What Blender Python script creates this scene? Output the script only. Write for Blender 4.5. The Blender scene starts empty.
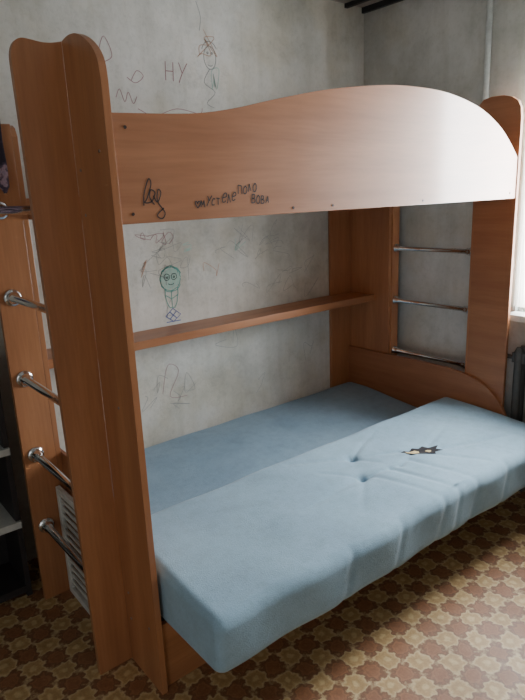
import bpy, bmesh, math, random
from mathutils import Vector, Matrix
random.seed(4)
S=bpy.context.scene
COL=S.collection

# ------------------------------------------------------------------ materials
def lin(c):
    c=c/255.0
    return c/12.92 if c<=.04045 else ((c+.055)/1.055)**2.4
def rgb(r,g,b): return (lin(r),lin(g),lin(b),1)
class NT:
    def __init__(s,name):
        s.m=bpy.data.materials.new(name); s.m.use_nodes=True
        s.n=s.m.node_tree.nodes; s.l=s.m.node_tree.links
        s.b=s.n['Principled BSDF']
    def node(s,t,**k):
        n=s.n.new(t)
        for a,v in k.items(): setattr(n,a,v)
        return n
    def link(s,a,b): s.l.new(a,b)
    def coord(s,scale=(1,1,1),kind='Object'):
        tc=s.node('ShaderNodeTexCoord'); mp=s.node('ShaderNodeMapping')
        mp.inputs['Scale'].default_value=scale
        s.link(tc.outputs[kind],mp.inputs['Vector']); return mp.outputs['Vector']
    def noise(s,vec,scale,detail=4,rough=.55):
        n=s.node('ShaderNodeTexNoise'); n.inputs['Scale'].default_value=scale
        n.inputs['Detail'].default_value=detail; n.inputs['Roughness'].default_value=rough
        s.link(vec,n.inputs['Vector']); return n.outputs['Fac']
    def ramp(s,fac,stops):
        r=s.node('ShaderNodeValToRGB'); e=r.color_ramp.elements
        while len(e)<len(stops): e.new(.5)
        for i,(p,c) in enumerate(stops): e[i].position=p; e[i].color=c
        s.link(fac,r.inputs['Fac']); return r.outputs['Color']
    def mix(s,fac,a,b,mode='MIX'):
        m=s.node('ShaderNodeMix',data_type='RGBA',blend_type=mode)
        if isinstance(fac,(int,float)): m.inputs[0].default_value=fac
        else: s.link(fac,m.inputs[0])
        for i,x in ((6,a),(7,b)):
            if isinstance(x,tuple): m.inputs[i].default_value=x
            else: s.link(x,m.inputs[i])
        return m.outputs[2]
    def math(s,op,a,b=None,c=None):
        m=s.node('ShaderNodeMath',operation=op)
        for i,x in enumerate((a,b,c)):
            if x is None: continue
            if isinstance(x,(int,float)): m.inputs[i].default_value=x
            else: s.link(x,m.inputs[i])
        return m.outputs[0]
    def bump(s,h,strength,dist=.01):
        b=s.node('ShaderNodeBump'); b.inputs['Strength'].default_value=strength; b.inputs['Distance'].default_value=dist
        s.link(h,b.inputs['Height']); s.link(b.outputs['Normal'],s.b.inputs['Normal'])
    def base(s,c):
        if isinstance(c,tuple): s.b.inputs['Base Color'].default_value=c
        else: s.link(c,s.b.inputs['Base Color'])
    def set(s,rough=None,metal=None,spec=None):
        if rough is not None: s.b.inputs['Roughness'].default_value=rough
        if metal is not None: s.b.inputs['Metallic'].default_value=metal
        if spec is not None: s.b.inputs['Specular IOR Level'].default_value=spec
        return s.m
def plain(name,col,rough=.5,metal=0,var=.12,scale=30):
    t=NT(name); v=t.coord(); n=t.noise(v,scale)
    d=tuple(x*(1-var) for x in col[:3])+(1,); l=tuple(min(1,x*(1+var)) for x in col[:3])+(1,)
    t.base(t.ramp(n,[(.3,d),(.7,l)])); return t.set(rough,metal)
def wood(name,scale,c1,c2,c3,rough=.36,coat=.0,crough=.2):
    t=NT(name); v=t.coord(scale)
    n=t.noise(v,5,6,.57); n2=t.noise(v,42,4,.55); n3=t.noise(t.coord((1,1,1)),2.2,3); n4=t.noise(t.coord((1,1,1)),22,6,.8)
    c=t.ramp(n,[(.28,c1),(.52,c2),(.78,c3)])
    f=t.ramp(n2,[(.35,(.86,.85,.84,1)),(.6,(1,1,1,1))])
    c=t.mix(.55,c,f,'MULTIPLY')
    g=t.ramp(n3,[(.3,(.87,.87,.87,1)),(.7,(1.0,1.0,1.0,1))])
    c=t.mix(.6,c,g,'MULTIPLY')
    sc=t.ramp(n4,[(.30,(.80,.78,.76,1)),(.40,(1,1,1,1))]); c=t.mix(.3,c,sc,'MULTIPLY'); t.base(c)
    t.bump(n2,.03,.002)
    r=t.ramp(n3,[(.3,(rough-.04,)*3+(1,)),(.7,(rough+.08,)*3+(1,))]); t.link(r,t.b.inputs['Roughness'])
    if coat:
        t.b.inputs['Coat Weight'].default_value=coat; t.b.inputs['Coat Roughness'].default_value=crough; t.b.inputs['Coat IOR'].default_value=1.5
    return t.m
W1,W2,W3=rgb(160,105,71),rgb(175,119,81),rgb(190,133,93)
wood_v=wood('wood_vertical',(3,3,.22),W1,W2,W3,.32)
wood_h=wood('wood_horizontal',(.22,3,3),rgb(160,105,70),rgb(176,120,81),rgb(191,134,94),.34)
wood_p=wood('wood_panel',(.22,3,3),rgb(158,102,68),rgb(173,116,79),rgb(188,130,92),.40,.62,.14)
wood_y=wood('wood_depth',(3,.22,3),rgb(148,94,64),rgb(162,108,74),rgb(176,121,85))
chrome=plain('chrome',rgb(226,228,230),.15,1.0,.03)
chrome_d=plain('chrome_worn',rgb(150,150,152),.28,1.0,.1)

def wallmat(name,a,b,c):
    t=NT(name); v=t.coord((1,1,1))
    n1=t.noise(v,1.2,8,.64); n2=t.noise(v,4.2,9,.70); n3=t.noise(v,60,5,.6); n5=t.noise(v,2.6,4,.55)
    col=t.ramp(n1,[(.30,a),(.48,b),(.64,c)])
    st=t.ramp(n2,[(.36,(.68,.68,.64,1)),(.48,(.92,.92,.90,1)),(.59,(1,1,1,1))])
    col=t.mix(.48,col,st,'MULTIPLY')
    wm=t.ramp(n5,[(.38,(.92,.87,.77,1)),(.54,(1,1,1,1))])
    col=t.mix(.65,col,wm,'MULTIPLY')
    sp=t.ramp(n3,[(.33,(.76,.76,.75,1)),(.5,(1,1,1,1))])
    col=t.mix(.33,col,sp,'MULTIPLY')
    n4=t.noise(t.coord((5,5,.5)),3,5,.6)
    dr=t.ramp(n4,[(.36,(.80,.79,.75,1)),(.52,(1,1,1,1))])
    col=t.mix(.35,col,dr,'MULTIPLY')
    t.base(col)
    h=t.math('ADD',n2,t.math('MULTIPLY',n3,.35)); t.bump(h,.25,.01)
    return t.set(.85)
wall_b=wallmat('plaster_back',rgb(172,173,166),rgb(212,212,206),rgb(232,231,227))
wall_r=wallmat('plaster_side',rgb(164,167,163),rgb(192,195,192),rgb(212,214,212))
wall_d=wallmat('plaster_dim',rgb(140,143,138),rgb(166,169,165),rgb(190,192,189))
ceil_m=plain('ceiling_paint',rgb(170,170,168),.9)

def floormat():
    t=NT('patterned_linoleum'); v0=t.coord((1,1,1))
    nd=t.node('ShaderNodeTexNoise'); nd.inputs['Scale'].default_value=30; nd.inputs['Detail'].default_value=3; t.link(v0,nd.inputs['Vector'])
    sub=t.node('ShaderNodeVectorMath',operation='SUBTRACT'); t.link(nd.outputs['Color'],sub.inputs[0]); sub.inputs[1].default_value=(.5,.5,.5)
    scl=t.node('ShaderNodeVectorMath',operation='SCALE'); t.link(sub.outputs[0],scl.inputs[0]); scl.inputs[3].default_value=.038
    ad=t.node('ShaderNodeVectorMath',operation='ADD'); t.link(v0,ad.inputs[0]); t.link(scl.outputs[0],ad.inputs[1])
    nz=t.node('ShaderNodeSeparateXYZ'); t.link(ad.outputs[0],nz.inputs[0])
    x,y=nz.outputs[0],nz.outputs[1]
    k=math.pi/.077
    def sn(a,m): return t.math('SINE',t.math('MULTIPLY',a,k*m))
    def cs(a,m): return t.math('COSINE',t.math('MULTIPLY',a,k*m))
    s1=t.math('MULTIPLY',sn(x,1),sn(y,1))
    w=t.math('MULTIPLY',t.math('MULTIPLY',cs(x,4),cs(y,4)),.16)
    w2=t.math('MULTIPLY',t.math('ADD',cs(x,6),cs(y,6)),-.07)
    q=t.math('ADD',t.math('ADD',s1,w),w2)
    nq=t.noise(v0,80,4,.65); q=t.math('ADD',q,t.math('MULTIPLY',t.math('SUBTRACT',nq,.5),.8))
    q=t.math('ADD',q,.08)
    qq=t.math('MULTIPLY_ADD',q,.42,.5)
    c=t.ramp(qq,[(.0,rgb(176,124,86)),(.18,rgb(152,102,70)),(.33,rgb(170,118,82)),(.43,rgb(132,90,64)),(.50,rgb(150,110,78)),(.60,rgb(220,196,150)),(.70,rgb(206,174,124)),(.80,rgb(188,152,102)),(.95,rgb(216,188,138))])
    n=t.noise(v0,90,4,.7); f=t.ramp(n,[(.3,(.70,.69,.68,1)),(.6,(1,1,1,1))])
    c=t.mix(.65,c,f,'MULTIPLY')
    n2=t.noise(v0,3.4,8,.74); f2=t.ramp(n2,[(.34,(.66,.65,.63,1)),(.62,(1,1,1,1))])
    c=t.mix(.7,c,f2,'MULTIPLY'); t.base(c)
    r=t.ramp(n2,[(.3,(.58,.58,.58,1)),(.7,(.42,.42,.42,1))]); t.link(r,t.b.inputs['Roughness'])
    t.bump(n,.1,.002)
    return t.m
floor_m=floormat()

def fabric(name,a,b):
    t=NT(name); v=t.coord((1,1,1))
    n1=t.noise(v,3.0,6,.6); n2=t.noise(v,240,2,.6); n3=t.noise(v,26,6,.75); n4=t.noise(v,7,5,.6)
    c=t.ramp(n1,[(.3,a),(.7,b)])
    c=t.mix(.5,c,t.ramp(n2,[(.3,(.80,.82,.84,1)),(.65,(1,1,1,1))]),'MULTIPLY')
    c=t.mix(.33,c,t.ramp(n3,[(.35,(.70,.69,.66,1)),(.55,(1,1,1,1))]),'MULTIPLY')
    c=t.mix(.35,c,t.ramp(n4,[(.32,(.82,.80,.77,1)),(.46,(1,1,1,1))]),'MULTIPLY')
    t.base(c)
    t.bump(t.math('ADD',n2,t.math('MULTIPLY',n3,.8)),.4,.003)
    t.b.inputs['Sheen Weight'].default_value=.15
    return t.set(.95)
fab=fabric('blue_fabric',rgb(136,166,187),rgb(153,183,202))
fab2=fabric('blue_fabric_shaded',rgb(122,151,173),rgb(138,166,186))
ink=plain('black_ink',rgb(46,34,34),.5)
red_c=plain('purplish_crayon',rgb(170,132,136),.8)
gray_c=plain('grey_pencil',rgb(154,158,157),.9)
org_c=plain('orange_crayon',rgb(200,162,140),.8)
green_c=plain('turquoise_crayon',rgb(106,170,160),.8)
lgreen_c=plain('pale_green_crayon',rgb(166,202,190),.8)
violet_c=plain('violet_crayon',rgb(108,124,178),.8)
dgray_c=plain('dark_pencil',rgb(88,104,102),.9)
white_p=plain('white_paint',rgb(206,208,204),.45)
grey_p=plain('grey_pipe_paint',rgb(196,199,196),.5)
rad_p=plain('dull_radiator_paint',rgb(80,80,78),.6)
dark_f=plain('dark_furniture',rgb(50,47,49),.5)
dark_t=plain('dark_trim',rgb(38,40,44),.6)
foam=plain('yellow_foam',rgb(214,194,146),.95,0,.3,90)
hole_m=plain('dark_hole',rgb(44,42,46),.95)

# ------------------------------------------------------------------ mesh helpers
def empty(name,loc,label=None,cat=None,group=None):
    e=bpy.data.objects.new(name,None); e.location=loc; e.empty_display_size=.1; COL.objects.link(e)
    if label: e['label']=label; e['category']=cat
    if group: e['group']=group
    return e
def wpos(o):
    p=Vector(o.location)
    while o.parent: o=o.parent; p+=Vector(o.location)
    return p
def add(name,verts,faces,mat,parent=None,smooth=False,bev=0,label=None,cat=None,kind=None,group=None):
    vs=[Vector(v) for v in verts]
    lo=Vector([min(v[i] for v in vs) for i in range(3)]); hi=Vector([max(v[i] for v in vs) for i in range(3)])
    c=(lo+hi)/2
    if parent is None: c.z=lo.z
    me=bpy.data.meshes.new(name); me.from_pydata([v-c for v in vs],[],faces)
    bm=bmesh.new(); bm.from_mesh(me); bmesh.ops.recalc_face_normals(bm,faces=bm.faces); bm.to_mesh(me); bm.free()
    if smooth: 
        for p in me.polygons: p.use_smooth=True
    me.materials.append(mat)
    o=bpy.data.objects.new(name,me); COL.objects.link(o)
    if parent: o.parent=parent; o.location=c-wpos(parent)
    else: o.location=c
    if bev:
        b=o.modifiers.new('bevel','BEVEL'); b.width=bev; b.segments=2; b.limit_method='ANGLE'
    if label: o['label']=label
    if cat: o['category']=cat
    if kind: o['kind']=kind
    if group: o['group']=group
    return o
def boxvf(lo,hi,off=0):
    x0,y0,z0=lo;x1,y1,z1=hi
    v=[(x0,y0,z0),(x1,y0,z0),(x1,y1,z0),(x0,y1,z0),(x0,y0,z1),(x1,y0,z1),(x1,y1,z1),(x0,y1,z1)]
    f=[(0,3,2,1),(4,5,6,7),(0,1,5,4),(1,2,6,5),(2,3,7,6),(3,0,4,7)]
    return v,[tuple(i+off for i in q) for q in f]
def box(name,lo,hi,mat,parent=None,bev=.0015,**k):
    v,f=boxvf(lo,hi); return add(name,v,f,mat,parent,bev=bev,**k)
def boxes(name,lst,mat,parent=None,bev=0,**k):
    V=[];F=[]
    for lo,hi in lst:
        v,f=boxvf(lo,hi,len(V)); V+=v;F+=f
    return add(name,V,F,mat,parent,bev=bev,**k)
def prism(name,prof,axis,a0,a1,mat,parent=None,bev=.0015,**k):
    def mk(p,a):
        if axis=='y': return (p[0],a,p[1])
        if axis=='x': return (a,p[0],p[1])
        return (p[0],p[1],a)
    n=len(prof)
    V=[mk(p,a0) for p in prof]+[mk(p,a1) for p in prof]
    F=[tuple(range(n)),tuple(range(2*n-1,n-1,-1))]+[(i,(i+1)%n,n+(i+1)%n,n+i) for i in range(n)]
    return add(name,V,F,mat,parent,bev=bev,**k)
def catmull(P,n=8):
    P=[P[0]]+list(P)+[P[-1]];o=[]
    for i in range(1,len(P)-2):
        for j in range(n):
            t=j/n
            o.append(tuple(.5*((2*P[i][k])+(-P[i-1][k]+P[i+1][k])*t+(2*P[i-1][k]-5*P[i][k]+4*P[i+1][k]-P[i+2][k])*t*t+(-P[i-1][k]+3*P[i][k]-3*P[i+1][k]+P[i+2][k])*t**3) for k in range(len(P[i]))))
    o.append(tuple(P[-2])); return o
def lathe(prof,p0,p1,seg=20):
    p0=Vector(p0);d=(Vector(p1)-p0).normalized()
    a=d.orthogonal().normalized();b=d.cross(a)
    V=[];F=[]
    for t,r in prof:
        for j in range(seg):
            an=2*math.pi*j/seg; V.append(p0+d*t+(a*math.cos(an)+b*math.sin(an))*r)
    for i in range(len(prof)-1):
        for j in range(seg):
            k=(j+1)%seg; F.append((i*seg+j,i*seg+k,(i+1)*seg+k,(i+1)*seg+j))
    F.append(tuple(range(seg)));F.append(tuple((len(prof)-1)*seg+j for j in range(seg)))
    return V,F
def rod(name,p0,p1,r,mat,parent=None,prof=None,**k):
    L=(Vector(p1)-Vector(p0)).length
    V,F=lathe(prof or [(0,r),(L,r)],p0,p1)
    return add(name,V,F,mat,parent,smooth=True,**k)
def merge(parts):
    V=[];F=[]
    for v,f in parts:
        o=len(V);V+=[tuple(x) for x in v];F+=[tuple(i+o for i in q) for q in f]
    return V,F
def tube(path,r,seg=10):
    P=[Vector(p) for p in path];V=[];F=[];n=len(P)
    for i,p in enumerate(P):
        d=(P[min(i+1,n-1)]-P[max(i-1,0)]).normalized()
        up=Vector((0,0,1)) if abs(d.z)<.9 else Vector((1,0,0))
        a=d.cross(up).normalized();b=d.cross(a)
        for j in range(seg):
            an=2*math.pi*j/seg;V.append(p+(a*math.cos(an)+b*math.sin(an))*r)
    for i in range(n-1):
        for j in range(seg):
            k=(j+1)%seg;F.append((i*seg+j,i*seg+k,(i+1)*seg+k,(i+1)*seg+j))
    F.append(tuple(range(seg)));F.append(tuple((n-1)*seg+j for j in range(seg)))
    return V,F
def ribbon(strokes,y,w):
    V=[];F=[]
    for st in strokes:
        n=len(st)
        if n<2: continue
        o=len(V)
        for i,(x,z) in enumerate(st):
            a=st[max(i-1,0)];b=st[min(i+1,n-1)]
            dx,dz=b[0]-a[0],b[1]-a[1];l=math.hypot(dx,dz) or 1
            nx,nz=-dz/l*w/2,dx/l*w/2
            V+=[(x+nx,y,z+nz),(x-nx,y,z-nz)]
        for i in range(n-1):
            F.append((o+2*i,o+2*i+1,o+2*i+3,o+2*i+2))
    return V,F

# ------------------------------------------------------------------ room
XR,XL,YB,YF,ZC=2.14,-2.0,0.0,-3.7,2.535
T=.12
box('floor',(XL-T,YF-T,-.08),(XR+T,YB+T,0),floor_m,bev=0,kind='structure')
box('ceiling',(XL-T,YF-T,ZC),(XR+T,YB+T,ZC+.1),ceil_m,bev=0,kind='structure')
wb=box('wall_back',(XL-T,YB,0),(XR+T,YB+T,ZC),wall_b,bev=0,kind='structure')
box('wall_front',(XL-T,YF-T,0),(XR+T,YF,ZC),wall_d,bev=0,kind='structure')
WY0,WY1,WZ0,WZ1=-1.62,-1.01,.92,2.12
boxes('wall_right',[((XR,WY1,0),(XR+T,YB,ZC)),((XR,YF,0),(XR+T,WY0,ZC)),((XR,WY0,0),(XR+T,WY1,WZ0)),((XR,WY0,WZ1),(XR+T,WY1,ZC))],wall_r,kind='structure')
DY0,DY1,DZ=-3.5,-2.5,2.1  # opening added in the unseen left wall for the fill light
boxes('wall_left',[((XL-T,YF,0),(XL,DY0,ZC)),((XL-T,DY1,0),(XL,YB,ZC)),((XL-T,DY0,DZ),(XL,DY1,ZC))],wall_d,kind='structure')
box('trim_1',(XR-.02,-.95,ZC-.03),(XR,-.0,ZC),dark_t,kind='structure')
box('trim_3',(XR-.16,-.95,ZC-.022),(XR-.135,-.0,ZC),dark_t,kind='structure')
fr=[];x0,x1=XR+.04,XR+.08;t=.03
fr+=[((x0,WY0,WZ0),(x1,WY1,WZ0+t)),((x0,WY0,WZ1-t),(x1,WY1,WZ1)),((x0,WY0,WZ0+t),(x1,WY0+t,WZ1-t)),((x0,WY1-t,WZ0+t),(x1,WY1,WZ1-t))]
boxes('window_1',fr,white_p,kind='structure')
box('trim_2',(XR-.10,WY0-.05,WZ0-.03),(XR+.02,WY1+.0,WZ0),white_p,kind='structure')

# ------------------------------------------------------------------ bunk bed
L,D=2.0,1.05
bed=empty('bunk_bed',(1.0,-.52,0),'orange-brown laminate bunk bed with wavy guard panel and chrome ladders','bunk bed')
endtopL=[(-.838,0),(-.838,1.948)]+catmull([(-.838,1.948),(-.87,1.953),(-.90,1.953),(-.935,1.947),(-.98,1.927),(-1.02,1.898),(-1.043,1.865),(-1.05,1.82)],4)[1:]+[(-1.05,0)]
prism('end_board',endtopL,'x',0,.02,wood_v,bed,bev=.0005,label='tall end board with a rounded top')
ladL=catmull([(-.136,1.87),(-.135,1.905),(-.125,1.933),(-.106,1.945),(-.08,1.944),(-.055,1.941),(-.03,1.942),(0,1.948)],4)
prism('ladder_board',[(-.116,0)]+ladL+[(0,0)],'y',-.838,-.818,wood_v,bed,bev=.0005,label='upright ladder board with a wavy top')
prism('end_board',[(-.02,0),(-.02,1.80),(-.29,1.80),(-.31,1.79),(-.325,1.76),(-.325,0)],'x',0,.02,wood_v,bed)
prism('ladder_board',[(-.12,0),(-.12,1.77),(-.11,1.79),(-.09,1.80),(0,1.80),(0,0)],'y',-.325,-.305,wood_v,bed)
endR=[(-.84,0),(-.84,1.905),(-.86,1.925),(-.90,1.933),(-.96,1.931),(-1.0,1.920),(-1.03,1.900),(-1.045,1.87),(-1.05,1.82),(-1.05,0)]
prism('end_board',endR,'x',L,L+.02,wood_y,bed)
prism('ladder_board',[(L+.02,0),(L+.02,1.905),(L+.06,1.895),(L+.08,1.86),(L+.08,0)],'y',-.838,-.818,wood_v,bed)
prism('end_board',[(-.02,0),(-.02,1.80),(-.29,1.80),(-.31,1.79),(-.315,1.76),(-.315,0)],'x',L,L+.02,wood_v,bed)
prism('ladder_board',[(L+.02,0),(L+.02,1.80),(L+.06,1.79),(L+.08,1.76),(L+.08,0)],'y',-.325,-.305,wood_v,bed)
box('back_upright',(1.83,-.022,0),(L,-.004,1.5),wood_v,bed)
top=catmull([(.02,1.748),(.25,1.757),(.40,1.778),(.57,1.815),(.79,1.857),(1.03,1.887),(1.23,1.898),(1.45,1.890),(1.66,1.852),(1.82,1.790),(1.92,1.725),(2.0,1.655)],6)
gp=prism('guard_panel',[(.02,1.475)]+top+[(2.0,1.475)],'y',-1.046,-1.026,wood_p,bed,label='long wavy-topped guard panel scribbled with pen')
boxes('upper_platform',[((.02,-1.026,1.485),(L,-.022,1.503))]+[((.02,-1.026,1.503),(L,-1.006,1.56)),((.02,-.042,1.503),(L,-.022,1.56))],wood_h,bed,bev=.001)
boxes('wall_shelf',[((.02,-.21,.924),(L,-.004,.938)),((.02,-.214,.906),(L,-.200,.943))],wood_h,bed,bev=.0015,label='long narrow shelf with a front lip')
ptop=catmull([(-.02,.60),(-.30,.60),(-.55,.602),(-.74,.598),(-.88,.58),(-.98,.535),(-1.05,.465),(-1.09,.39)],5)
prism('side_panel',[(-.02,0)]+ptop+[(-1.09,.0)],'x',L-.02,L,wood_y,bed,label='low curved end panel beside the mattress')
ptop2=catmull([(-.02,.60),(-.30,.60),(-.55,.60),(-.72,.585),(-.84,.53),(-.90,.45),(-.93,.36)],5)
prism('side_panel',[(-.02,0)]+ptop2+[(-.93,.0)],'x',.02,.034,wood_y,bed,label='low curved end panel beside the mattress')
box('base_front',(.03,-1.03,.0),(L-.02,-1.012,.233),wood_h,bed)
boxes('base_frame',[((.04,-.06,0),(L-.02,-.04,.2)),((.04,-1.01,.2),(L-.02,-.04,.220)),((.2,-1.24,.220),(L-.1,-1.01,.233)),((.2,-1.01,.220),(L-.1,-.75,.233))],dark_f,bed,bev=0)
prof=lambda Lr,r:[(0,.031),(.004,.031),(.007,.027),(.009,.021),(.022,.020),(.026,.0175),(.036,.0175),(.039,r),(Lr-.039,r),(Lr-.036,.0175),(Lr-.026,.0175),(Lr-.022,.020),(Lr-.009,.021),(Lr-.007,.027),(Lr-.004,.031),(Lr,.031)]
for xx,zo,rr_ in ((-.074,0,.0135),(2.048,-.005,.0125)):
    for i in range(5):
        z=1.52-.3*i+zo
        Lr=.818-.325
        pf=prof(Lr,rr_) if xx<0 else [(a,min(b,.024)) for a,b in prof(Lr,rr_)]
        rod('rung',(xx,-.325,z),(xx,-.818,z),.0125,chrome,bed,prof=pf,label='chrome ladder rung with end flanges')
def disc(name,c,ax,r,mat,parent):
    c=Vector(c);V,F=lathe([(0,r),(.0015,r*.9)],c,c+Vector(ax),12);return add(name,V,F,mat,parent)
for (x,z) in [(.055,1.50),(.055,1.715),(1.95,1.50),(.62,1.492),(.80,1.492),(1.3,1.49)]:
    disc('screw',(x,-1.046,z),(0,-1,0),.0045,ink,gp)
for (y,z) in [(-.87,1.62),(-.87,1.50),(-1.0,1.66),(-.87,.18),(-.87,.28),(-1.0,.22),(-.95,.95)]:
    disc('screw',(0,y,z),(-1,0,0),.0045,chrome_d,bed)
G={ 'у':[[(0,1),(.3,.45)],[(.65,1),(.3,.4),(.1,-.1)]],
'м':[[(0,0),(.08,1)],[(.08,1),(.38,.3)],[(.38,.3),(.66,1)],[(.66,1),(.76,0)]],
'е':[[(.05,.5),(.6,.6),(.5,.95),(.2,.95),(.02,.55),(.1,.1),(.4,0),(.62,.15)]],
'л':[[(0,0),(.15,.1),(.35,1)],[(.35,1),(.6,.05)]],
'т':[[(0,1),(.7,.95)],[(.35,1),(.33,0)]],
'с':[[(.6,.85),(.3,1),(.03,.55),(.15,.08),(.6,.1)]],
'п':[[(0,0),(.04,1)],[(.04,1),(.6,.95)],[(.6,.95),(.6,0)]],
'о':[[(.3,1),(.02,.6),(.15,.05),(.5,.05),(.62,.6),(.3,1)]],
'в':[[(.05,0),(.05,1)],[(.05,1),(.45,.95),(.45,.6),(.1,.52)],[(.1,.52),(.55,.4),(.52,.05),(.05,0)]],
'а':[[(0,0),(.3,1)],[(.3,1),(.62,0)],[(.12,.4),(.5,.42)]],
'н':[[(.03,0),(.03,1)],[(.58,1),(.58,0)],[(.03,.5),(.58,.52)]],
'♡':[[(.4,0),(0,.6),(.1,.95),(.35,.8),(.4,.6),(.55,.9),(.85,.95),(.85,.5),(.4,0)]]}
def writing(txt,x,z,h,slope=0,adv=.85,slant=.3,jit=1):
    out=[];x0=x
    for i,ch in enumerate(txt):
        hh=h*(1+random.uniform(-.2,.2)*jit); rot=random.uniform(-.2,.2)*jit; jz=random.uniform(-.15,.15)*h*jit
        if ch in G:
            for st in G[ch]:
                pts=[]
                for p in st:
                    a,b=p[0]*hh*.9,p[1]*hh
                    a+=b*slant+b*rot; b+=a*rot*.5
                    pts.append((x+a,z+b+jz+slope*(x-x0)))
                out.append(catmull(pts,4) if len(pts)>2 else pts)
        x+=h*adv if ch!=' ' else h*.55
    return out
st=writing('♡мустеле',.250,1.508,.0215,.10,.84,.15,1)
s2=writing('поло',.402,1.541,.0215,.12,.84,.15,1); s3=writing('вова',.450,1.511,.0215,.05,.86,.1,1)
V,F=ribbon(st+s2+s3,-1.0468,.0033)
add('pen_writing',V,F,ink,gp,label='handwritten black pen words')
sig=[catmull([(.088,1.520),(.092,1.552),(.108,1.588),(.114,1.574),(.100,1.540),(.092,1.528),(.112,1.530),(.124,1.552),(.112,1.560),(.108,1.540),(.120,1.522)],6),catmull([(.118,1.545),(.130,1.528),(.142,1.552),(.134,1.560),(.130,1.530),(.150,1.500),(.140,1.484),(.126,1.494),(.148,1.512)],5)]
V,F=ribbon(sig,-1.0468,.0034)
add('pen_scribble',V,F,ink,gp,label='looping black pen scribble')

# ------------------------------------------------------------------ mattresses
def seg_d(x,y,a,b):
    ax,ay=a;bx,by=b;dx,dy=bx-ax,by-ay
    t=max(0,min(1,((x-ax)*dx+(y-ay)*dy)/(dx*dx+dy*dy)))
    return math.hypot(x-ax-t*dx,y-ay-t*dy),t
def mattress(name,x0,x1,y0f,y1,z0,z1,r,disp,fdisp,nx,ny,rx=None,mat=None,**k):
    V=[];F=[];xs=[];ne=6; rx=rx or r
    for i in range(ne):
        a=math.pi/2*i/ne; xs.append((x0+rx*(1-math.cos(a)),rx*(1-math.sin(a))))
    for i in range(nx+1): xs.append((x0+rx+(x1-x0-2*rx)*i/nx,0))
    for i in range(ne-1,-1,-1):
        a=math.pi/2*i/ne; xs.append((x1-rx*(1-math.cos(a)),rx*(1-math.sin(a))))
    for x,ins in xs:
        ya,yb=y0f(x)+ins*.9,y1-ins*.9; za,zb=z0+ins*.9,z1-ins*.9
        rr=max(r-ins*.9,.006)
        sec=[]
        for j in range(7):
            a=-math.pi/2-math.pi/2*j/6; sec.append((ya+rr+rr*math.cos(a),za+rr+rr*math.sin(a)))
        for j in range(1,6): sec.append((ya,za+rr+(zb-za-2*rr)*j/6))
        for j in range(7):
            a=math.pi-math.pi/2*j/6; sec.append((ya+rr+rr*math.cos(a),zb-rr+rr*math.sin(a)))
        for j in range(1,ny): sec.append((ya+rr+(yb-ya-2*rr)*j/ny,zb))
        for j in range(7):
            a=math.pi/2-math.pi/2*j/6; sec.append((yb-rr+rr*math.cos(a),zb-rr+rr*math.sin(a)))
        for j in range(1,4): sec.append((yb,zb-rr-(zb-za-2*rr)*j/4))
        for j in range(7):
            a=0-math.pi/2*j/6; sec.append((yb-rr+rr*math.cos(a),za+rr+rr*math.sin(a)))
        for j in range(1,6): sec.append((yb-rr-(yb-ya-2*rr)*j/6,za))
        m=len(sec)
        for y,z in sec:
            dz=disp(x,y)*max(0,min(1,(z-(z0+z1)/2)/((z1-z0)/2)))
            dy=fdisp(x,z) if y<ya+rr else 0
            V.append((x,y+dy,z+dz))
    n=len(xs)
    for i in range(n-1):
        for j in range(m):
            kx=(j+1)%m;F.append((i*m+j,i*m+kx,(i+1)*m+kx,(i+1)*m+j))
    F.append(tuple(range(m)));F.append(tuple((n-1)*m+j for j in range(m)))
    return add(name,V,F,mat or fab,None,smooth=True,**k)
tufts=[(1.05,-.90),(.965,-1.04)]
cre=[((1.05,-.90),(1.10,-1.0),.006,.012),((.965,-1.04),(1.15,-1.08),.009,.013),((.965,-1.04),(.84,-.92),.006,.012),((1.15,-1.08),(1.27,-1.05),.008,.013),
 ((1.0,-1.05),(1.06,-1.32),.006,.015),((1.10,-1.07),(1.16,-1.34),.007,.014),((1.22,-1.08),(1.29,-1.33),.006,.015),((1.33,-1.09),(1.46,-1.30),.006,.015),((1.05,-.90),(1.32,-.80),.007,.012),((1.40,-1.04),(1.68,-.95),.006,.014),
 ((1.05,-.90),(.78,-.79),.006,.013),((1.24,-1.0),(1.10,-.94),.007,.011),((.965,-1.04),(.60,-1.08),.006,.016),((1.42,-1.10),(1.80,-1.24),.006,.015),((.965,-1.04),(.76,-1.22),.005,.015)]
def hn(x,y):
    return .5*(math.sin(x*5.1+y*3.3)+math.sin(x*9.7-y*7.1+1.3))*.5+.3*math.sin(x*17+y*13)
ZF=.424
def dispF(x,y):
    d=.006*hn(x,y)
    u=max(0,min(1,(y+1.345)/.63)); d+=.032*u**1.2
    d-=.009*math.exp(-((x-1.1)**2)/.18-((y+1.0)**2)/.05)
    d-=.010*max(0,min(1,(-1.26-y)/.10))**2
    d-=.006*max(0,(x-1.3)/.7)
    for i,(a,b) in enumerate(tufts):
        q=math.hypot(x-a,y-b); s=.019
        d-=s*math.exp(-(q/.020)**2)+s*.45*math.exp(-(q/.06)**2)
    q,t=seg_d(x,y,(1.275,-1.035),(1.37,-1.08)); d-=.012*math.exp(-(q/.020)**2)
    for a,b,h,w in cre:
        q,t=seg_d(x,y,a,b); d-=h*math.exp(-(q/w)**2)*(1-.7*t)
    return d
def fdF(x,z):
    return .004*math.sin(x*19+z*9)+.004*math.sin(x*6+1)+sum(.0045*math.exp(-((x-c-(z-.33)*.3)/.018)**2) for c in (1.05,1.15,1.27,.8,1.48,.55))
mF=mattress('mattress',.038,1.975,lambda x:-1.345-.03*(x/2),-.725,.235,ZF,.040,dispF,fdF,280,92,.03,label='folded-out light blue foam mattress with torn hole and creases',cat='mattress',group='lower bunk mattresses')
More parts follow.
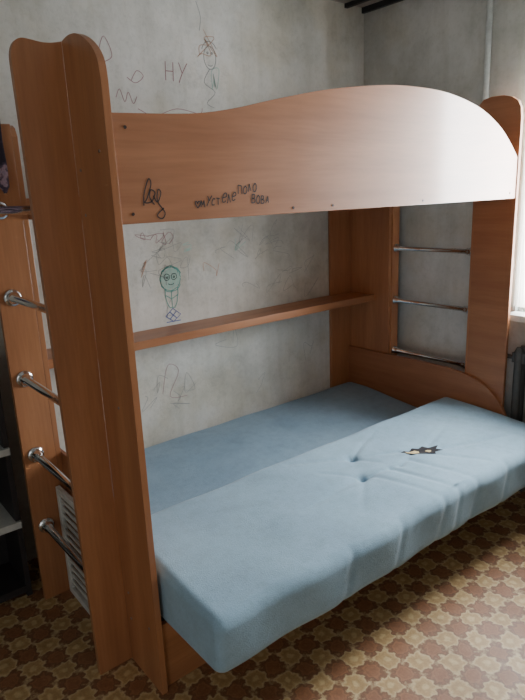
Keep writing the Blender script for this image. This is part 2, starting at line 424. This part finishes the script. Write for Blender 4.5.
def sm(a,b,x):
    t=max(0,min(1,(x-a)/(b-a))); return t*t*(3-2*t)
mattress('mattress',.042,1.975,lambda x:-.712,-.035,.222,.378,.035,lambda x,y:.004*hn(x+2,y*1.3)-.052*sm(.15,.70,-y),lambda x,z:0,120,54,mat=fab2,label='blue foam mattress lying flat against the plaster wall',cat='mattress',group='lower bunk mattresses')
def patch(name,pts,lift,mat,parent,R=7):
    cx=sum(p[0] for p in pts)/len(pts);cy=sum(p[1] for p in pts)/len(pts)
    V=[(cx,cy,ZF+dispF(cx,cy)+lift)];F=[];n=len(pts)
    for k in range(1,R+1):
        for (x,y) in pts:
            X=cx+(x-cx)*k/R;Y=cy+(y-cy)*k/R;V.append((X,Y,ZF+dispF(X,Y)+lift*(1 if k<R else .7)))
    for j in range(n): F.append((0,1+j,1+(j+1)%n))
    for k in range(R-1):
        for j in range(n):
            a=1+k*n;b=1+(k+1)*n;F.append((a+j,b+j,b+(j+1)%n,a+(j+1)%n))
    return add(name,V,F,mat,parent,smooth=True)
tear=[(1.228,-1.004),(1.252,-1.002),(1.272,-1.014),(1.300,-1.008),(1.322,-1.026),(1.352,-1.024),(1.366,-1.047),(1.418,-1.060),(1.386,-1.074),(1.394,-1.104),(1.360,-1.088),(1.342,-1.104),(1.322,-1.078),(1.292,-1.076),(1.276,-1.048),(1.248,-1.032)]
tear=[(x+.008,y-.010) for x,y in tear]
patch('torn_hole',tear,.0026,hole_m,mF)
patch('exposed_foam',ragged_pts:=[(1.256,-1.022),(1.272,-1.024),(1.290,-1.030),(1.305,-1.034),(1.318,-1.046),(1.312,-1.056),(1.298,-1.060),(1.292,-1.050),(1.278,-1.044),(1.264,-1.036)],.0042,foam,mF)
patch('exposed_foam',[(1.345,-1.060),(1.358,-1.062),(1.372,-1.072),(1.366,-1.080),(1.352,-1.078)],.0042,foam,mF)

# ------------------------------------------------------------------ wall drawings
def circ(cx,cz,rx,rz,a0=0,a1=360,n=28):
    return [(cx+rx*math.cos(math.radians(a0+(a1-a0)*i/n)),cz+rz*math.sin(math.radians(a0+(a1-a0)*i/n))) for i in range(n+1)]
def draw(name,strokes,w,mat,lab,y=-.0012):
    V,F=ribbon(strokes,y,w);o=add(name,V,F,mat,wb,label=lab);return o
bx,bz=.755,1.165
hat=[]
for i in range(15):
    a=bx-.052+.104*i/14;h=math.sqrt(max(0,.054**2-(a-bx)**2))*1.06;hat.append([(a,bz-h*random.uniform(.8,1)),(a+.005,bz+h*random.uniform(.8,1))])
draw('crayon_drawing',hat,.0054,lgreen_c,'pale green crayon hatching',-.0008)
def wob(st,a=.0022): return [(x+random.uniform(-a,a),z+random.uniform(-a,a)) for x,z in st]
draw('crayon_drawing',[wob(s_) for s_ in [circ(bx,bz,.056,.058),circ(bx+.002,bz-.002,.059,.061,20,330),circ(bx,bz+.012,.049,.042,20,160,12),catmull([(bx-.036,bz-.045),(bx-.034,bz-.09),(bx-.016,bz-.14)],4),catmull([(bx+.036,bz-.045),(bx+.034,bz-.09),(bx+.016,bz-.14)],4),catmull([(bx-.033,bz-.08),(bx,bz-.095),(bx+.033,bz-.08)],4),[(bx-.016,bz-.14),(bx+.016,bz-.14)],[(bx,bz-.06),(bx,bz-.14)]]],.0038,green_c,'turquoise crayon balloon with a big-eyed face')
draw('crayon_drawing',[wob(s_,.0012) for s_ in [circ(bx-.020,bz+.008,.015,.015),circ(bx+.020,bz+.008,.015,.015),circ(bx,bz-.02,.016,.010,200,340,10),circ(bx-.018,bz+.006,.004,.004),circ(bx+.019,bz+.006,.004,.004)]],.0032,dgray_c,'pencilled eyes and smile',-.0016)
dz=.985;dx=.755
draw('crayon_drawing',[[(dx-.042,dz),(dx,dz+.034),(dx+.042,dz),(dx,dz-.031),(dx-.042,dz)],[(dx-.02,dz-.018),(dx+.02,dz+.02)],[(dx-.02,dz+.02),(dx+.02,dz-.018)],[(dx-.04,dz-.03),(dx+.04,dz-.03)]],.0048,violet_c,'blue crayon diamond')
draw('crayon_drawing',writing('ну',.81,2.05,.075,.05,.88,.1,.3),.0042,red_c,'faint purplish crayon letters')
draw('crayon_drawing',[catmull([(.56,1.965),(.58,2.0),(.60,1.95),(.62,1.99),(.64,1.945),(.66,1.975)],5),catmull([(.66,1.925),(.74,1.90),(.86,1.935),(.98,1.92),(1.0,1.945)],5),catmull([(.50,2.14),(.53,2.2),(.56,2.13),(.52,2.10)],5),catmull([(.62,2.05),(.66,2.03),(.70,2.06),(.67,2.08),(.64,2.04)],5)],.003,red_c,'loose purplish crayon marks')
draw('crayon_drawing',[circ(1.06,2.17,.034,.05),circ(1.06,2.185,.045,.055,30,160),circ(1.06,2.142,.014,.008,200,340,8),circ(1.048,2.19,.004,.004),circ(1.073,2.19,.004,.004),catmull([(1.055,2.12),(1.02,2.06),(1.08,2.02),(1.03,1.97),(1.07,1.95)],4),catmull([(1.01,2.28),(1.02,2.34),(1.00,2.40)],3)],.003,gray_c,'pencilled face with wavy hair')
draw('crayon_drawing',[catmull([(1.05+random.uniform(-.06,.06),2.22+random.uniform(-.07,.07)) for _ in range(12)],5)],.003,org_c,'loose orange crayon scribble')
draw('crayon_drawing',[catmull([(1.09+random.uniform(-.04,.04),2.08+random.uniform(-.05,.05)) for _ in range(9)],5)],.003,lgreen_c,'loose green crayon scribble')
sc=[]
for k in range(34):
    cx,cz=random.uniform(.55,1.75),random.choice([random.uniform(.45,.85),random.uniform(1.0,1.42),random.uniform(1.0,1.42)])
    sc.append(catmull([(cx+random.uniform(-.07,.07),cz+random.uniform(-.06,.06)) for _ in range(5)],5))
draw('pencil_scribble',sc,.0019,gray_c,'faint looping pencil scribbles')
sc=[catmull([(.62+random.uniform(-.05,.05)+k*.07,1.36+random.uniform(-.035,.035)) for _ in range(6)],5) for k in range(3)]
sc+=[catmull([(.66,.60),(.70,.74),(.76,.70),(.70,.58),(.80,.56)],5)]
draw('crayon_scribble',sc,.0024,red_c,'thin purplish crayon loops')
sc=[catmull([(.86+random.uniform(-.04,.04),1.32+random.uniform(-.05,.05)) for _ in range(8)],5),catmull([(1.2+random.uniform(-.05,.05),1.28+random.uniform(-.05,.05)) for _ in range(6)],5)]
draw('crayon_scribble',sc,.003,lgreen_c,'thin pale green crayon loops')
sc=[catmull([(1.0+random.uniform(-.06,.06),1.18+random.uniform(-.05,.05)) for _ in range(6)],5),catmull([(.62+random.uniform(-.03,.03),1.22+random.uniform(-.05,.05)) for _ in range(6)],5)]
draw('crayon_scribble',sc,.0026,org_c,'thin orange crayon loops')

# ------------------------------------------------------------------ heating pipe + radiator + curtain
V,F=lathe([(0,.014),(ZC,.014)],(XR-.025,-.80,0),(XR-.025,-.80,1))
pp=add('heating_pipe',V,F,grey_p,None,smooth=True,label='vertical pale painted heating pipe beside the window',cat='pipe')
rad=empty('radiator',(XR-.07,-1.4,0),'dull grey sectional radiator under the window','radiator')
for i in range(8):
    y=-1.09-i*.085
    V,F=merge([lathe([(0,.012),(.02,.02),(.58,.02),(.6,.012)],(XR-.045,y,.16),(XR-.045,y,1)),lathe([(0,.012),(.02,.02),(.58,.02),(.6,.012)],(XR-.085,y,.16),(XR-.085,y,1)),boxvf((XR-.09,y-.033,.19),(XR-.04,y+.033,.24)),boxvf((XR-.09,y-.033,.68),(XR-.04,y+.033,.73))])
    add('radiator_section',V,F,rad_p,rad)
for path in ([(XR-.065,-1.10,.70),(XR-.065,-1.02,.70),(XR-.065,-.99,.68),(XR-.065,-.985,.62),(XR-.065,-.985,0)],[(XR-.035,-1.10,.20),(XR-.035,-1.0,.20),(XR-.035,-.985,.17),(XR-.035,-.985,0)]):
    V,F=tube(path,.011);add('radiator_pipe',V,F,rad_p,rad,smooth=True)
for y in (-1.15,-1.62):
    box('radiator_foot',(XR-.09,y-.01,0),(XR-.04,y+.01,.19),rad_p,rad)
ct=NT('sheer_curtain'); v=ct.coord(); nn=ct.noise(v,200)
cc=ct.ramp(nn,[(.3,rgb(246,246,240)),(.7,rgb(254,254,252))])
tr=ct.node('ShaderNodeBsdfTranslucent'); ct.link(cc,tr.inputs['Color']); ct.base(cc); ct.set(.9)
mx=ct.node('ShaderNodeMixShader'); mx.inputs[0].default_value=.8
ct.link(ct.b.outputs[0],mx.inputs[1]); ct.link(tr.outputs[0],mx.inputs[2]); ct.link(mx.outputs[0],ct.n['Material Output'].inputs['Surface'])
V=[];F=[];n=40
for i in range(n+1):
    y=-1.016-.09*i/n; x=XR-.03+.010*math.sin(i*.95)
    V+=[(x,y,.95),(x,y,2.2)]
for i in range(n): F.append((2*i,2*i+1,2*i+3,2*i+2))
cu=add('curtain',V,F,ct.m,None,smooth=True,label='white sheer gathered curtain hanging at the window',cat='curtain')
rod('curtain_rod',(XR-.03,-1.8,2.22),(XR-.03,-.99,2.22),.01,chrome_d,cu)
for y in (-1.75,-1.03): box('rod_bracket',(XR-.03,y-.01,2.215),(XR,y+.01,2.235),chrome_d,cu)

# ------------------------------------------------------------------ white lattice panel
cr=empty('lattice_panel',(-.012,-.57,0),'white slatted plastic panel standing against the bed end','panel')
ys=(-.333,-.80)
boxes('panel_frame',[((-.022,ys[1],0),(-.004,ys[0],.025)),((-.022,ys[1],.445),(-.004,ys[0],.47)),((-.022,ys[1],.025),(-.004,ys[1]+.025,.445)),((-.022,ys[0]-.025,.025),(-.004,ys[0],.445))],white_p,cr,bev=.002)
lst=[]
for i in range(12):
    z=.05+i*.033; lst.append(((-.016,ys[1]+.025,z),(-.010,ys[0]-.025,z+.014)))
boxes('slats',lst,white_p,cr)

# ------------------------------------------------------------------ dark shelving unit
bk=empty('shelving_unit',(-.5,-.13,0),'low dark shelving unit with pale-edged shelves by the wall','shelf')
boxes('carcass',[((-.9,-.25,0),(-.88,-.01,.95)),((-.165,-.25,0),(-.145,-.01,.95)),((-.88,-.03,.02),(-.165,-.01,.95)),((-.88,-.25,.02),(-.165,-.03,.05)),((-.9,-.25,.95),(-.145,-.01,.97))],dark_f,bk)
for z in (.31,.62,.96):
    box('shelf_board',(-.88,-.262,z),(-.147,-.03,z+.028),white_p,bk)

# ------------------------------------------------------------------ cloth draped over the far ladder board
gm=NT('patterned_cloth'); v=gm.coord(); n1=gm.noise(v,18,4,.6)
gm.base(gm.ramp(n1,[(.42,rgb(52,46,58)),(.52,rgb(84,70,88)),(.58,rgb(176,148,160)),(.66,rgb(130,118,140))])); gm.set(.95)
V=[];F=[];n=40
cols=[]
for i in range(n+1):
    t=i/n; x=-.255+.215*t
    zb=1.585 if x>-.112 else 1.585-.30*sm(0,1,(-.112-x)/.05)
    zb+=.012*math.sin(i*1.3)
    yw=.010*math.sin(t*30)+.004*math.sin(t*11)
    pts=[]
    for j in range(16): 
        u=j/15; pts.append((x,-.349+yw*(1-.6*u)-.004*math.sin(u*9+t*5),zb+(1.812-zb)*u))
    pts+=[(x,-.340,1.826),(x,-.325,1.832),(x,-.308,1.832),(x,-.292,1.824),(x,-.286,1.80),(x,-.284,1.74+.01*math.sin(i))]
    cols.append(pts)
m_=len(cols[0])
for p in cols: V+=p
for i in range(n):
    for j in range(m_-1):
        F.append((i*m_+j,(i+1)*m_+j,(i+1)*m_+j+1,i*m_+j+1))
ga=add('draped_cloth',V,F,gm.m,None,smooth=True,label='dark and pinkish patterned cloth draped over the bed post',cat='cloth')
m=ga.modifiers.new('s','SOLIDIFY');m.thickness=.003

# ------------------------------------------------------------------ light
def area(name,loc,rot,sx,sy,e,col):
    l=bpy.data.lights.new(name,'AREA');l.shape='RECTANGLE';l.size=sx;l.size_y=sy;l.energy=e;l.color=col
    o=bpy.data.objects.new(name,l);o.location=loc;o.rotation_euler=rot;COL.objects.link(o);return o
area('window_light',(XR+.2,(WY0+WY1)/2,(WZ0+WZ1)/2),(0,math.radians(90),0),1.3,.8,150,(.94,.98,1))
area('fill_light',(XL-.15,(DY0+DY1)/2,1.1),(0,math.radians(-90),0),2.0,1.0,12,(1,.98,.95))  # added fill from out of view, brightens the near post faces
w=bpy.data.worlds.new('sky');S.world=w;w.use_nodes=True
w.node_tree.nodes['Background'].inputs[0].default_value=(.85,.92,1,1);w.node_tree.nodes['Background'].inputs[1].default_value=.7

# ------------------------------------------------------------------ camera
yaw,pit,rol,f=.6740,.2556,.0413,589.96
R=Vector((math.cos(yaw),-math.sin(yaw),0));Fw=Vector((math.sin(yaw)*math.cos(pit),math.cos(yaw)*math.cos(pit),-math.sin(pit)));U=Vector((math.sin(yaw)*math.sin(pit),math.cos(yaw)*math.sin(pit),math.cos(pit)))
c,s=math.cos(rol),math.sin(rol)
r2=R*c-U*s;u2=R*s+U*c
M=Matrix((r2,u2,-Fw)).transposed().to_4x4();M.translation=Vector((-.6839,-2.4901,1.5333))
cd=bpy.data.cameras.new('camera');co=bpy.data.objects.new('camera',cd);COL.objects.link(co);co.matrix_world=M
cd.sensor_fit='VERTICAL';cd.sensor_height=36;cd.lens=f/700*36;cd.clip_start=.05
S.camera=co
